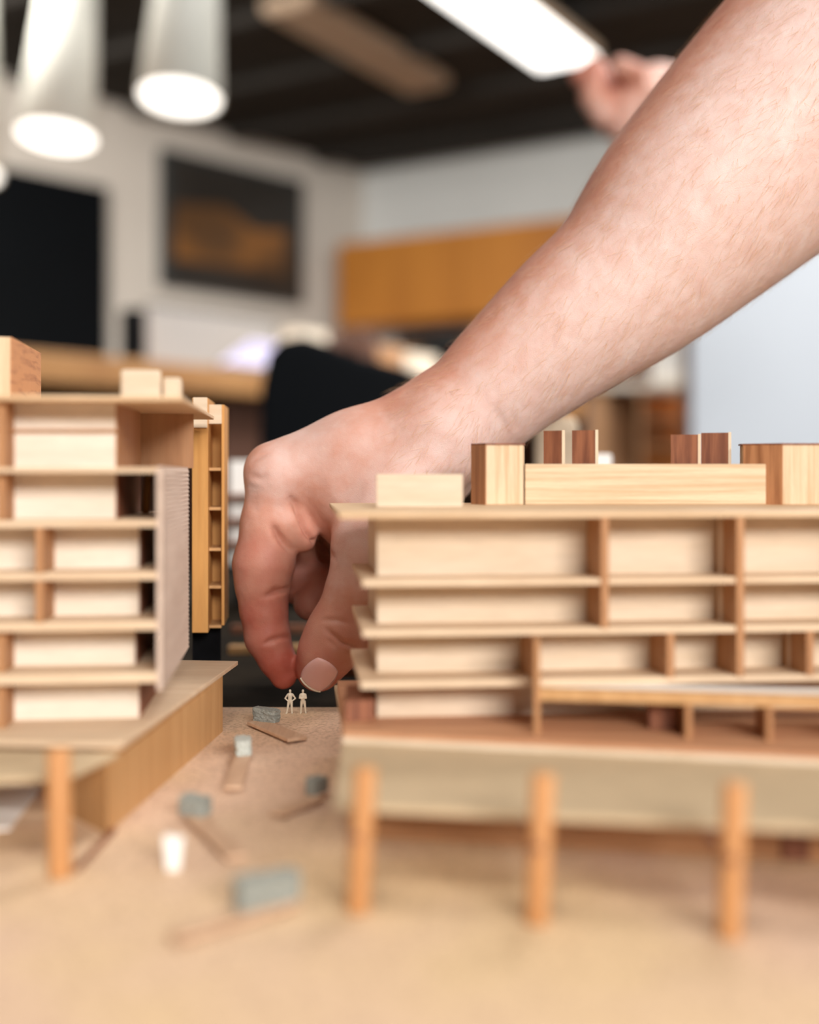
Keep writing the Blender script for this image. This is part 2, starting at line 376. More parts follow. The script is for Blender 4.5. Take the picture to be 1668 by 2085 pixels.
# low dark strips on the dark ground
for k, (y0, x0, x1, m) in enumerate(((.52,-.06,.0,'brown'), (.585,-.09,-.01,'plinth'), (.66,-.10,0.,'brown'))):
    o = MB().prism([(x0,y0), (x1,y0+.004), (x1,y0+.012), (x0,y0+.008)], Z(GZ)-.0005, Z(GZ)+.003).build('wood_strip', M[m], None, loc=(x0,y0,Z(GZ)))
    tag(o, ('brown wood strip on the dark ground just behind the hand', 'honey wood strip on the dark ground, middle of three behind the hand', 'brown wood strip on the dark ground, farthest back behind the hand')[k], 'wood strip')

# far model buildings
fb = thing('model_building', (*XY(520,.78), Z(GZ)), 'blurred white model block on dark slabs seen left of the hand', 'model building')
def FB(p0, p1, y0, y1, d, dd, name, m): return MB().prism([XY(p0,d), XY(p1,d), (XY(p1,d)[0],d+dd), (XY(p0,d)[0],d+dd)], ZP(y1,d), ZP(y0,d)).build(name, m, fb, .0005)
ys = [938, 1006, 1014, 1056, 1064, 1104, 1112, 1150]
for i in range(0, 8, 2): FB(468, 640, ys[i], ys[i+1], .78, .05, 'wall_block', M['white'])
for a, b in ((1006,1014), (1056,1064), (1104,1112)): FB(454, 655, a, b, .765, .075, 'floor_slab', M['brown'])
MB().prism([XY(480,.79), XY(640,.79), XY(640,.82), XY(480,.82)], Z(GZ)-.0005, ZP(1150,.78)).build('dark_base', M['dark'], fb)
fb2 = thing('model_building', (*XY(1130,.70), Z(GZ)), 'blurred cream model tower standing behind the roof plates', 'model building')
MB().prism([XY(1088,.70), XY(1176,.70), XY(1178,.74), XY(1092,.74)], Z(GZ)-.0005, ZP(868,.70)).build('tower_body', M['cream'], fb2, .004)
MB().lathe([(0,.006),(.009,.005),(.0115,0),(.0115,-.004)], (*XY(1140,.72), ZP(868,.70)+.001)).build('tower_dome', M['cream'], fb2, smooth=True)
fb3 = thing('model_building', (*XY(1215,.62), Z(GZ)), 'blurred low white model block behind the long pine roof bar', 'model building')
MB().prism([XY(1188,.62), XY(1246,.62), XY(1246,.66), XY(1190,.66)], Z(GZ)-.0005, ZP(924,.62)).build('block_body', M['white'], fb3, .001)

# ================================================================== STREET PIECES: foam block on a wood strip
def piece(label, plank, w, foam, fh, fm, tilt=0):
    """plank: two ground pixels (centre line ends); foam: two ground pixels of the block, half width, height"""
    a = Vector(G(*plank[0])); b = Vector(G(*plank[1])); d = (b-a).normalized(); n = Vector((-d.y, d.x))*w
    t = thing('street_bench', (*((a+b)/2), Z(GZ)), label, 'model bench', 'foam and strip benches on the model street')
    th = .0012
    MB().prism([tuple(a-n), tuple(b-n), tuple(b+n), tuple(a+n)], Z(GZ)+.0008, Z(GZ)+.0008+th).build('wood_strip', M['plank'], t, .0002)
    for q in (.12, .88):
        c = a.lerp(b, q); MB().prism([tuple(c-n*.8-d*.0006), tuple(c-n*.8+d*.0006), tuple(c+n*.8+d*.0006), tuple(c+n*.8-d*.0006)], Z(GZ), Z(GZ)+.0008).build('runner', M['brown'], t)
    fa = Vector(G(*foam[0])); fb_ = Vector(G(*foam[1])); fd = (fb_-fa).normalized(); fn = Vector((-fd.y, fd.x))*foam[2]
    m = MB(); bz = Z(GZ)+.0008+th
    nx, ny, nz = 8, 4, 3
    # slightly eroded block
    bm = bmesh.new(); bmesh.ops.create_cube(bm, size=1)
    bmesh.ops.subdivide_edges(bm, edges=bm.edges, cuts=5, use_grid_fill=True)
    mid = (fa+fb_)/2; ln = (fb_-fa).length; loc = Vector((mid.x, mid.y, bz)) ; base = root_loc(t)
    for v in bm.verts:
        j = Vector((random.uniform(-1,1), random.uniform(-1,1), random.uniform(-1,1)))*.00018
        x, y, z = v.co; z = z+.5
        cut = 1-.12*(abs(x)*2)**6*(abs(y)*2)**6
        p = Vector((mid.x, mid.y, 0))+Vector((fd.x,fd.y,0))*x*ln*cut+Vector((fn.x,fn.y,0))*2*y*cut
        p.z = bz+z*fh*(1-.10*(x+.5)) + (0 if z < .01 else j.z)
        v.co = p+Vector((j.x,j.y,0))-base
    me = bpy.data.meshes.new('foam_block'); bm.to_mesh(me); bm.free(); me.materials.append(M[fm])
    o = bpy.data.objects.new('foam_block', me); COL.objects.link(o); o.parent = t
piece('small bench with a dark grey-green foam block nearest the two tiny figures', ((522,1478),(606,1514)), .0036, ((520,1476),(566,1482),.0022), .0046, 'foam')
piece('small bench with a square pale foam block beside the honey plinth', ((495,1545),(475,1615)), .0026, ((496,1553),(493,1536),.0026), .0046, 'foam_light')
piece('small bench with a bluish foam block nearest the right deck', ((648,1634),(562,1668)), .0024, ((630,1634),(660,1622),.0019), .0044, 'foam')
piece('small bench with a foam block standing behind the white wedge', ((398,1676),(482,1758)), .0026, ((372,1668),(424,1676),.0026), .0045, 'foam')
piece('largest foreground bench with a long bluish foam block, nearest the camera', ((600,1850),(350,1925)), .0018, ((480,1872),(606,1842),.0026), .0060, 'foam')
g = G(354, 1772)
o = MB().hexa([(g[0]-.0016,g[1]-.001,Z(GZ)), (g[0]+.0014,g[1]-.001,Z(GZ)), (g[0]+.0014,g[1]+.002,Z(GZ)), (g[0]-.0016,g[1]+.002,Z(GZ)),
               (g[0]-.0024,g[1]-.001,Z(GZ)+.0078), (g[0]+.0022,g[1]-.001,Z(GZ)+.0072), (g[0]+.0022,g[1]+.002,Z(GZ)+.0072), (g[0]-.0024,g[1]+.002,Z(GZ)+.0078)]).build('white_wedge', M['white'], None, .0003, loc=(g[0],g[1],Z(GZ)))
tag(o, 'small white upright wedge on the street in front of a foam bench', 'model piece')

# ================================================================== SDF BODIES
def smin(a, b, k):
    if k <= 0: return np.minimum(a, b)
    h = np.clip(.5+.5*(b-a)/k, 0, 1)
    return b*(1-h)+a*h-k*h*(1-h)
def rcone(p, a, b, r1, r2):
    ba = b-a; l2 = ba@ba; pa = p-a
    t = np.clip(pa@ba/l2, 0, 1)
    # bulge-free tapered capsule
    q = pa-t[:,None]*ba
    return np.sqrt((q*q).sum(1))-(r1+(r2-r1)*t)
def ell(p, c, ax, R3):
    """ellipsoid, ax = radii, R3 = 3x3 rotation rows = local axes"""
    q = (p-c)@R3.T/ax
    l = np.sqrt((q*q).sum(1))+1e-9
    q2 = q/ax; l2 = np.sqrt((q2*q2).sum(1))+1e-9
    return l*(l-1)/l2
def surface(fn, lo, hi, h, smooth=1):
    lo = np.array(lo, float); hi = np.array(hi, float)
    nb = np.ceil((hi-lo)/(h*4)).astype(int)+1; n = nb*4+1
    ci = np.stack(np.meshgrid(*[np.arange(k) for k in nb], indexing='ij'), -1).reshape(-1,3)
    cc = lo+(ci*4+2)*h
    fc = fn(cc)
    Fg = np.empty(n, np.float32)
    act = np.abs(fc) < h*4*1.4
    Fc = fc.reshape(nb)
    big = np.repeat(np.repeat(np.repeat(Fc,4,0),4,1),4,2)
    Fg[:] = 1.; Fg[:big.shape[0],:big.shape[1],:big.shape[2]] = big
    off = np.stack(np.meshgrid(*[np.arange(5)]*3, indexing='ij'), -1).reshape(1,-1,3)
    idx = (ci[act][:,None,:]*4+off).reshape(-1,3)
    key = np.unique((idx[:,0]*n[1]+idx[:,1])*n[2]+idx[:,2])
    iz = key % n[2]; iy = (key//n[2]) % n[1]; ix = key//(n[1]*n[2])
    pts = lo+np.stack([ix,iy,iz],1)*h
    out = np.empty(len(pts))
    for s in range(0, len(pts), 400000): out[s:s+400000] = fn(pts[s:s+400000])
    Fg[ix,iy,iz] = out
    neg = Fg < 0
    s = neg[:-1,:-1,:-1].astype(np.int8)
    cnt = sum(neg[i:neg.shape[0]-1+i, j:neg.shape[1]-1+j, k:neg.shape[2]-1+k].astype(np.int8) for i in (0,1) for j in (0,1) for k in (0,1))
    ac = np.argwhere((cnt > 0)&(cnt < 8))
    vid = -np.ones(cnt.shape, np.int32); vid[ac[:,0],ac[:,1],ac[:,2]] = np.arange(len(ac))
    acc = np.zeros((len(ac),3)); num = np.zeros(len(ac))
    C8 = [(i,j,k) for i in (0,1) for j in (0,1) for k in (0,1)]
    val = {c: Fg[ac[:,0]+c[0],ac[:,1]+c[1],ac[:,2]+c[2]].astype(float) for c in C8}
    for c in C8:
        for axn in range(3):
            if c[axn] == 0:
                d = list(c); d[axn] = 1; d = tuple(d)
                a, b = val[c], val[d]; m = (a < 0) != (b < 0)
                t = np.where(m, a/(a-b+1e-20), 0)
                pc = np.tile(np.array(c, float), (len(ac),1)); pc[:,axn] = t
                acc += pc*m[:,None]; num += m
    V = lo+(ac+acc/num[:,None])*h
    quads = []
    for axn in range(3):
        sl0 = [slice(None)]*3; sl1 = [slice(None)]*3; sl0[axn] = slice(0,-1); sl1[axn] = slice(1,None)
        a = neg[tuple(sl0)]; b = neg[tuple(sl1)]
        e = np.argwhere(a != b)
        u, v = [(1,2),(2,0),(0,1)][axn]
        ok = (e[:,u] > 0)&(e[:,v] > 0)&(e[:,u] < cnt.shape[u])&(e[:,v] < cnt.shape[v]); e = e[ok]
        def at(du, dv):
            q = e.copy(); q[:,u] += du; q[:,v] += dv; return vid[q[:,0],q[:,1],q[:,2]]
        Q = np.stack([at(-1,-1), at(0,-1), at(0,0), at(-1,0)], 1)
        fl = b[e[:,0],e[:,1],e[:,2]]
        Q[fl] = Q[fl][:,::-1]
        quads.append(Q)
    Q = np.concatenate(quads); Q = Q[(Q >= 0).all(1)]
    for _ in range(smooth):
        S = np.zeros_like(V); c = np.zeros(len(V))
        for i in range(4):
            np.add.at(S, Q[:,i], V[Q[:,(i+1)%4]]); np.add.at(c, Q[:,i], 1)
            np.add.at(S, Q[:,(i+1)%4], V[Q[:,i]]); np.add.at(c, Q[:,(i+1)%4], 1)
        V = V*.5+.5*S/np.maximum(c,1)[:,None]
    return V, Q
def mesh_obj(name, V, Q, m, base, parent=None):
    me = bpy.data.meshes.new(name)
    me.from_pydata((V-np.array(base)).tolist(), [], Q.tolist())
    me.polygons.foreach_set('use_smooth', [True]*len(me.polygons)); me.materials.append(m)
    o = bpy.data.objects.new(name, me); COL.objects.link(o)
    if parent: o.parent = parent
    else: o.location = base
    return o

def skin_mat():
    m, nt, b = _mat('skin')
    tc = nt.nodes.new('ShaderNodeTexCoord'); at = nt.nodes.new('ShaderNodeAttribute'); at.attribute_name = 'flush_shade'
    r = nt.nodes.new('ShaderNodeValToRGB')
    r.color_ramp.elements[0].color = srgb((217,194,187)); r.color_ramp.elements[1].color = srgb((168,84,68))
    e = r.color_ramp.elements.new(.5); e.color = srgb((194,140,120))
    n = nt.nodes.new('ShaderNodeTexNoise'); n.inputs['Scale'].default_value = 130; n.inputs['Detail'].default_value = 7
    nt.links.new(tc.outputs['Object'], n.inputs['Vector'])
    ma = nt.nodes.new('ShaderNodeMath'); ma.operation = 'MULTIPLY_ADD'; ma.inputs[1].default_value = .42; ma.inputs[2].default_value = -.20
    nt.links.new(n.outputs['Fac'], ma.inputs[0])
    ad = nt.nodes.new('ShaderNodeMath'); ad.operation = 'ADD'; ad.use_clamp = True
    nt.links.new(ma.outputs[0], ad.inputs[0]); nt.links.new(at.outputs['Fac'], ad.inputs[1]); nt.links.new(ad.outputs[0], r.inputs['Fac'])
    nt.links.new(r.outputs['Color'], b.inputs['Base Color'])
    b.inputs['Roughness'].default_value = .52; b.inputs['Specular IOR Level'].default_value = .35
    b.inputs['Subsurface Weight'].default_value = .25; b.inputs['Subsurface Radius'].default_value = (1,.35,.2); b.inputs['Subsurface Scale'].default_value = .004
    v = nt.nodes.new('ShaderNodeTexVoronoi'); v.inputs['Scale'].default_value = 1300; v.feature = 'DISTANCE_TO_EDGE'
    mp = nt.nodes.new('ShaderNodeMapping'); mp.inputs['Scale'].default_value = (1,1,1.5)
    nt.links.new(tc.outputs['Object'], mp.inputs['Vector']); nt.links.new(mp.outputs['Vector'], v.inputs['Vector'])
    bp = nt.nodes.new('ShaderNodeBump'); bp.inputs['Strength'].default_value = .35; bp.inputs['Distance'].default_value = .00025
    nt.links.new(v.outputs['Distance'], bp.inputs['Height'])
    n3 = nt.nodes.new('ShaderNodeTexNoise'); n3.inputs['Scale'].default_value = 260; n3.inputs['Detail'].default_value = 3
    nt.links.new(tc.outputs['Object'], n3.inputs['Vector'])
    bp2 = nt.nodes.new('ShaderNodeBump'); bp2.inputs['Strength'].default_value = .4; bp2.inputs['Distance'].default_value = .0006
    nt.links.new(n3.outputs['Fac'], bp2.inputs['Height']); nt.links.new(bp.outputs['Normal'], bp2.inputs['Normal'])
    nt.links.new(bp2.outputs['Normal'], b.inputs['Normal'])
    return m
M['skin'] = skin_mat()
def P3(px, py, d): return np.array(P(px, py, d))
def rp(r, d): return r/F*d
def chain(p, pts, k):
    """pts: (px,py,d,rpx)"""
    f = None
    for (a, b) in zip(pts[:-1], pts[1:]):
        g = rcone(p, P3(*a[:3]), P3(*b[:3]), rp(a[3],a[2]), rp(b[3],b[2]))
        f = g if f is None else smin(f, g, k)
    return f
def dense(p, pts, sub=5):
    A = [np.array(q, float) for q in pts]; A = [2*A[0]-A[1]]+A+[2*A[-1]-A[-2]]; out = []
    for i in range(1, len(A)-2):
        for k in range(sub):
            t = k/sub; a, b, c, d = A[i-1:i+3]
            out.append(.5*(2*b+(c-a)*t+(2*a-5*b+4*c-d)*t*t+(3*b-a-3*c+d)*t**3))
    out.append(A[-2]); f = None
    for a, b in zip(out[:-1], out[1:]):
        g = rcone(p, P3(*a[:3]), P3(*b[:3]), rp(a[3],a[2]), rp(b[3],b[2])); f = g if f is None else smin(f, g, .002)
    return f+.0004
def hand_sdf(p):
    D = .452
    # forearm and wrist
    f = dense(p, [(2250,-390,.505,330), (1980,-120,.495,310), (1695,160,.485,272), (1430,414,.475,222), (1290,562,.470,177), (1165,658,.467,154), (1038,764,.464,129), (970,826,.462,116), (905,866,.462,108)])
    # palm body: index to little metacarpals
    f = smin(f, chain(p, [(890,880,.458,96), (720,925,.455,80), (572,968,D,62)], .008), .010)
    f = smin(f, chain(p, [(890,885,.475,92), (740,930,.475,78), (592,965,.474,60)], .008), .012)
    f = smin(f, chain(p, [(890,900,.490,88), (750,955,.495,74), (625,990,.496,56)], .008), .012)
    f = smin(f, chain(p, [(900,920,.505,78), (770,985,.512,66), (665,1025,.515,48)], .008), .012)
    # knuckle
    f = smin(f, rcone(p, P3(556,958,D), P3(566,966,D), rp(58,D), rp(58,D)), .003)
    # thumb base muscle and web
    f = smin(f, chain(p, [(900,905,.450,88), (800,1020,.446,82), (745,1110,.444,66)], .010), .010)
    f = smin(f, chain(p, [(850,945,.456,80), (705,1005,.454,66), (655,1030,.456,40)], .008), .008)
    web = chain(p, [(640,1010,.462,44), (706,1085,.460,40)], .004)
    f = smin(f, web, .007)
    # palm heel behind
    f = smin(f, chain(p, [(880,960,.480,80), (800,1050,.485,70)], .008), .012)
    # thumb
    th = chain(p, [(748,1105,.444,63), (722,1190,.4435,52), (684,1290,.4435,58), (664,1330,.444,54), (649,1362,.446,46)], .004)
    th = smin(th, rcone(p, P3(690,1300,.4445), P3(735,1285,.449), rp(56,.444), rp(50,.449)), .004)
    f = smin(f, th, .006)
    # index finger
    ix = chain(p, [(566,975,D,60), (549,1065,D,57), (536,1150,.4515,60), (535,1190,.4515,54), (537,1240,.4515,47), (545,1296,.4515,45), (563,1340,.4515,36), (577,1376,.4515,27)], .0025)
    ix = smin(ix, rcone(p, P3(556,1100,.4505), P3(560,1145,.4505), rp(40,.45), rp(38,.45)), .003)
    f = smin(f, ix, .0045)
    # fold of flesh at the index root
    f = smin(f, rcone(p, P3(585,1060,.449), P3(617,1096,.452), rp(36,.449), rp(29,.452)), .003)
    # middle finger, curled towards the palm
    mf = chain(p, [(598,985,.476,58), (585,1130,.480,52), (612,1184,.479,44), (664,1186,.474,36)], .004)
    mf = np.minimum(mf, 9); mf = smin(mf, chain(p, [(660,1196,.472,36), (633,1228,.470,36)], .002), .0015)
    f = smin(f, mf, .002)
    rf = chain(p, [(628,1000,.496,54), (612,1125,.502,50), (650,1205,.500,40), (702,1196,.492,36), (690,1230,.488,34)], .003)
    f = smin(f, rf, .002)
    lf = chain(p, [(668,1035,.515,46), (655,1140,.520,42), (690,1185,.516,36), (722,1165,.508,32), (715,1200,.504,29)], .003)
    f = smin(f, lf, .002)
    f = smin(f, rcone(p, P3(705,1060,.495), P3(690,1150,.502), rp(58,.495), rp(48,.5)), .004)
    # nail bed seat and knuckle tendons
    f = smin(f, rcone(p, P3(600,925,.4530), P3(820,845,.4560), rp(36,.45), rp(40,.45)), .006)
    return f
lo = np.array([P3(470,0,.45)[0]-.004, .36, P3(0,1430,.45)[2]-.004]); hi = np.array([.275, .60, Z(.215)])
V, Q = surface(hand_sdf, lo, hi, .00075, 2)
def vnormals(V, Q):
    a, b, c, d = (V[Q[:,i]] for i in range(4)); n = np.cross(c-a, d-b); N = np.zeros_like(V)
    for i in range(4): np.add.at(N, Q[:,i], n)
    return N/(np.linalg.norm(N, axis=1)[:,None]+1e-12)
NV = vnormals(V, Q); CAM = Vector((0,0,CZ))
bv0 = BVHTree.FromPolygons([tuple(v) for v in V], [tuple(x) for x in Q])
def hit(px, py):
    h = bv0.ray_cast(CAM, (P(px, py, 1)-CAM).normalized()); return None if h[0] is None else np.array(h[0])
disp = np.zeros(len(V))
def crease(pts, depth, w):
    # fold or ridge following a line on the skin; depth > 0 sinks
    global disp
    hs = []
    for (x0,y0),(x1,y1) in zip(pts[:-1], pts[1:]):
        n = max(2, int(math.hypot(x1-x0,y1-y0)/3))
        for i in range(n):
            h = hit(x0+(x1-x0)*i/n, y0+(y1-y0)*i/n)
            if h is not None: hs.append(h)
    if not hs: return
    hs = np.array(hs); lo_, hi_ = hs.min(0)-4*w, hs.max(0)+4*w
    m = np.where(((V > lo_)&(V < hi_)).all(1))[0]; md = np.full(len(m), 9.); am = np.zeros(len(m))
    for i, h in enumerate(hs):
        q = np.sqrt(((V[m]-h)**2).sum(1)); c = q < md
        md[c] = q[c]; am[c] = math.sin(math.pi*(i+.5)/len(hs))**.7
    e = depth*am*(1.7 if depth > 0 else 1)*np.exp(-(md/w)**2)
    disp[m] -= e
crease([(536,1214),(552,1211),(570,1204),(598,1196)], .0011, .0011)
crease([(548,1203),(572,1196)], .0005, .0009)
crease([(536,1312),(556,1303),(575,1298),(594,1297)], .0009, .0010)
crease([(555,1070),(566,1090),(578,1106),(592,1120),(604,1128)], .0016, .0014)
crease([(588,1010),(604,1032),(616,1058),(628,1084),(648,1108),(664,1122),(684,1138)], .0019, .0015)
crease([(660,1278),(676,1292),(696,1308),(730,1318)], .0009, .0011)
crease([(652,1262),(684,1262),(716,1270)], .0005, .0010)
crease([(664,1300),(690,1322)], .0004, .0010)
crease([(508,968),(530,975),(552,968)], .0004, .0014)
crease([(512,940),(530,930),(548,925)], .0003, .0012)
for q in range(5): crease([(500+q*2,990+q*11),(530,996+q*11)], .0002, .0010)
crease([(1008,832),(1024,860),(1034,885)], .0004, .0018)
crease([(1044,836),(1048,862),(1056,880)], .0003, .0016)
crease([(600,905),(680,880),(780,862),(880,842)], -.0009, .0040)
crease([(640,930),(720,915),(800,880)], -.0004, .0036)
V = V+NV*disp[:,None]
base = P3(1100,720,.465)
person = mesh_obj('person', V, Q, M['skin'], base)
tag(person, 'bare forearm and hand reaching down to pinch at the two tiny figures', 'person')
# flushed fingers and knuckles, also darkened for the shade the fingers stand in
fl = np.zeros(len(V))
for (px, py, d, r, w) in ((575,1380,.45,.030,.95), (650,1390,.445,.030,.75), (540,1270,.45,.028,.8), (525,1150,.45,.028,.65), (520,940,.45,.014,.4), (640,1200,.475,.03,.7), (690,1290,.445,.026,.6), (610,1090,.45,.018,.4), (740,1100,.45,.03,.2), (1080,720,.44,.07,.0)):
    dd = np.sqrt(((V-P3(px,py,d))**2).sum(1)); fl = np.maximum(fl, w*np.exp(-(dd/r)**2))
# upper edge of the forearm painted browner, as shade where less light falls
zt = V[:,2]+V[:,0]*.0
a_ = P3(900,735,.46); b_ = P3(1450,40,.47); ab_ = (b_-a_)/np.linalg.norm(b_-a_)
q = V-a_; dist = np.sqrt((q*q).sum(1)-(q@ab_)**2)
fl = np.maximum(fl, .52*np.exp(-(dist/.024)**2)); fl += .10
at = person.data.attributes.new('flush_shade', 'FLOAT', 'POINT'); at.data.foreach_set('value', fl.astype(np.float32))

bvh = BVHTree.FromPolygons([tuple(v) for v in V], [tuple(x) for x in Q])
# thumb nail, laid onto the thumb surface
def nail():
    c = P(652,1380,.43); ax = (P(678,1344,.43)-P(634,1404,.43)).normalized()   # towards the cuticle
    vd = Vector((-.12,1,-.02)).normalized(); sd = ax.cross(vd).normalized(); up = sd.cross(vd).normalized()
    if up.dot(ax) < 0: up = -up
    hw, hl = .0060, .0062; n = 15; vs = []; keep = {}; fs = []
    for i in range(n):
        for j in range(n):
            a = -1+2*i/(n-1); b = -1+2*j/(n-1)
            # square to rounded shape
            x = a*math.sqrt(1-.42*b*b); y = b*math.sqrt(1-.30*a*a)
            o = c+sd*x*hw+up*y*hl-vd*.03
            h = bvh.ray_cast(o, vd)
            if h[0] is None: continue
            edge = max(abs(a), abs(b))
            lift = .00035-.0005*(edge**8) + (.0003 if b < -.8 else 0)
            keep[(i,j)] = len(vs); vs.append(h[0]-vd*lift)
    for i in range(n-1):
        for j in range(n-1):
            k = [(i,j),(i+1,j),(i+1,j+1),(i,j+1)]
            if all(q in keep for q in k): fs.append(tuple(keep[q] for q in k))
    return vs, fs, keep, n
vs, fs, keep, n = nail()
me = bpy.data.meshes.new('thumb_nail'); me.from_pydata([tuple(v-Vector(base)) for v in vs], [], fs)
for p_ in me.polygons: p_.use_smooth = True
nm, nt, b = _mat('nail'); b.inputs['Base Color'].default_value = srgb((226,176,168)); b.inputs['Roughness'].default_value = .28
b.inputs['Subsurface Weight'].default_value = .1; b.inputs['Subsurface Scale'].default_value = .002
me.materials.append(nm)
no = bpy.data.objects.new('thumb_nail', me); COL.objects.link(no); no.parent = person
so = no.modifiers.new('solid', 'SOLIDIFY'); so.thickness = .0004; so.offset = 0
no['label'] = 'pink glossy thumb nail'
# white free edge of the nail
ev = [vs[keep[(i,0)]] for i in range(n) if (i,0) in keep]
if len(ev) > 3:
    m_ = MB()
    for a, b2 in zip(ev[:-1], ev[1:]): m_.tube(a+Vector((0,-.0003,-.0001)), b2+Vector((0,-.0003,-.0001)), .00040, n=8)
    eo = m_.build('nail_edge', M['figure'], person, smooth=True); eo['label'] = 'pale chipped nail edge'
# fine arm hair
def hairs(N):
    cand = np.where(V[:,0] > P3(800,800,.45)[0])[0]
    vsn = []; fsn = []
    dirv = np.array(P(900,860,.46)-P(1450,330,.47)); dirv /= np.linalg.norm(dirv)
    bm = person.data; nr = np.zeros((len(V),3)); bm.vertices.foreach_get('normal', nr.ravel())
    nrm = np.empty(len(V)*3); bm.vertices.foreach_get('normal', nrm); nrm = nrm.reshape(-1,3)
    for i in np.random.choice(cand, N):
        if nrm[i][1] > .45: continue
        p0 = V[i]; nn = nrm[i]
        if p0[2] > Z(.20) : continue
        t = dirv*.9+np.array([random.gauss(0,.35), random.gauss(0,.35), random.gauss(-.25,.35)])
        t -= nn*(t@nn); t /= np.linalg.norm(t)+1e-9
        Ln = random.uniform(.004,.0095); w = .000036
        c = np.cross(t, nn); k = len(vsn)
        pts = [p0, p0+t*Ln*.5+nn*Ln*.22, p0+t*Ln+nn*Ln*.22]
        for q_, ww in zip(pts, (w, w*.8, w*.2)): vsn += [q_-c*ww-nn*0, q_+c*ww]
        fsn += [(k,k+1,k+3,k+2), (k+2,k+3,k+5,k+4)]
    return np.array(vsn), np.array(fsn)
hv, hf = hairs(14000)
hm, nt, b = _mat('arm_hair'); b.inputs['Base Color'].default_value = srgb((206,160,118)); b.inputs['Roughness'].default_value = .45
ho = mesh_obj('arm_hair', hv, hf, hm, base, person); ho['label'] = 'fine blond arm hair'; ho['kind'] = 'stuff'

# second person's blurred fist
def fist(p):
    d = 1.25; Q_ = lambda x, y, dd=0: P3(1290+(x-1290)*1.1, 205+(y-205)*1.16, d+dd); r = lambda v: v*1.12/F*d
    f = rcone(p, Q_(1900,260,.20), Q_(1420,205,.05), r(85), r(66))
    f = smin(f, rcone(p, Q_(1420,205,.05), Q_(1340,205,.03), r(62), r(60)), .02)
    f = smin(f, rcone(p, Q_(1330,200,.02), Q_(1262,205,.02), r(58), r(52)), .015)
    f = smin(f, rcone(p, Q_(1320,225,.0), Q_(1270,235,.01), r(52), r(46)), .015)
    # four curled fingers
    for k, (x, y, dd) in enumerate(((1212,190,-.010), (1228,205,.012), (1250,222,.0), (1276,235,-.01))):
        g = rcone(p, Q_(x+6,y-38,dd), Q_(x+2,y+10,dd-.012), r(24), r(23))
        g = smin(g, rcone(p, Q_(x+2,y+12,dd-.012), Q_(x+20,y+44,dd-.022), r(22), r(20)), .003)
        f = smin(f, g, .003)
    # thumb / pointing finger stub
    f = smin(f, rcone(p, Q_(1290,160,-.02), Q_(1266,146,-.035), r(24), r(19)), .005)
    f = smin(f, rcone(p, Q_(1226,165,0), Q_(1192,163,-.01), r(22), r(19)), .004)
    return f
V2, Q2 = surface(fist, [P3(1150,0,1.25)[0], 1.12, ZP(330,1.25)], [.72, 1.58, ZP(80,1.25)], .003, 1)
p2 = mesh_obj('person', V2, Q2, M['skin'], P3(1300,200,1.27))
tag(p2, 'blurred fist of a second person raised behind the big forearm', 'person')
at = p2.data.attributes.new('flush_shade', 'FLOAT', 'POINT')
dd = np.sqrt(((V2-P3(1200,165,1.25))**2).sum(1)); d3 = np.sqrt(((V2-P3(1275,145,1.23))**2).sum(1))
at.data.foreach_set('value', (.35+.6*np.maximum(np.exp(-(dd/.035)**2), np.exp(-(d3/.02)**2))).astype(np.float32))

# tiny figures
def figure(px, kind, label):
    g = G(px, 1453); H = .0090; u = H/1.75
    def sd(p):
        q = (p-np.array([g[0],g[1],Z(GZ)]))/u
        A = lambda *v: np.array(v, float)
        f = rcone(q, A(-.02,0,.93), A(0,0,1.32), .135, .165)
        f = smin(f, rcone(q, A(-.13,0,1.40), A(.13,0,1.40), .075, .075), .08)
        f = smin(f, rcone(q, A(0,0,1.42), A(0,0,1.55), .055, .055), .03)
        f = smin(f, ell(q, A(0,-.01,1.64), np.array([.085,.10,.12]), np.eye(3)), .02)
        legs = ((-.10,-.24), (.09,.13)) if kind == 0 else ((-.09,-.15), (.10,.20))
        for hx, fx in legs:
            f = smin(f, rcone(q, A(hx,0,.88), A((hx+fx)/2,-.01,.48), .105, .078), .04)
            f = smin(f, rcone(q, A((hx+fx)/2,-.01,.48), A(fx,.02,.08), .075, .058), .03)
            f = smin(f, rcone(q, A(fx,.02,.05), A(fx*1.15,-.13,.045), .06, .05), .02)
        if kind == 0:
            for s in (-1,1):
                f = smin(f, rcone(q, A(s*.19,0,1.38), A(s*.37,.03,1.10), .062, .05), .02)
                f = smin(f, rcone(q, A(s*.37,.03,1.10), A(s*.17,-.08,.95), .05, .042), .015)
        else:
            for s in (-1,1):
                f = smin(f, rcone(q, A(s*.19,0,1.38), A(s*.24,-.05,1.14), .062, .055), .02)
            f = smin(f, rcone(q, A(-.24,-.07,1.14), A(.15,-.19,1.22), .052, .042), .012)
            f = smin(f, rcone(q, A(.24,-.07,1.14), A(-.14,-.20,1.13), .052, .042), .012)
        return f*u
    V_, Q_ = surface(sd, [g[0]-.0028,g[1]-.0022,Z(GZ)-.0002], [g[0]+.0028,g[1]+.0018,Z(GZ)+H+.0006], .00009, 1)
    V_[:,2] = np.maximum(V_[:,2], Z(GZ))
    o = mesh_obj('human_figurine', V_, Q_, M['figure'], np.array([g[0],g[1],Z(GZ)]))
    tag(o, label, 'figurine')
figure(591, 0, 'tiny ivory figurine standing with hands on hips below the index finger')
figure(617, 1, 'tiny ivory figurine with folded arms just below the thumb nail')

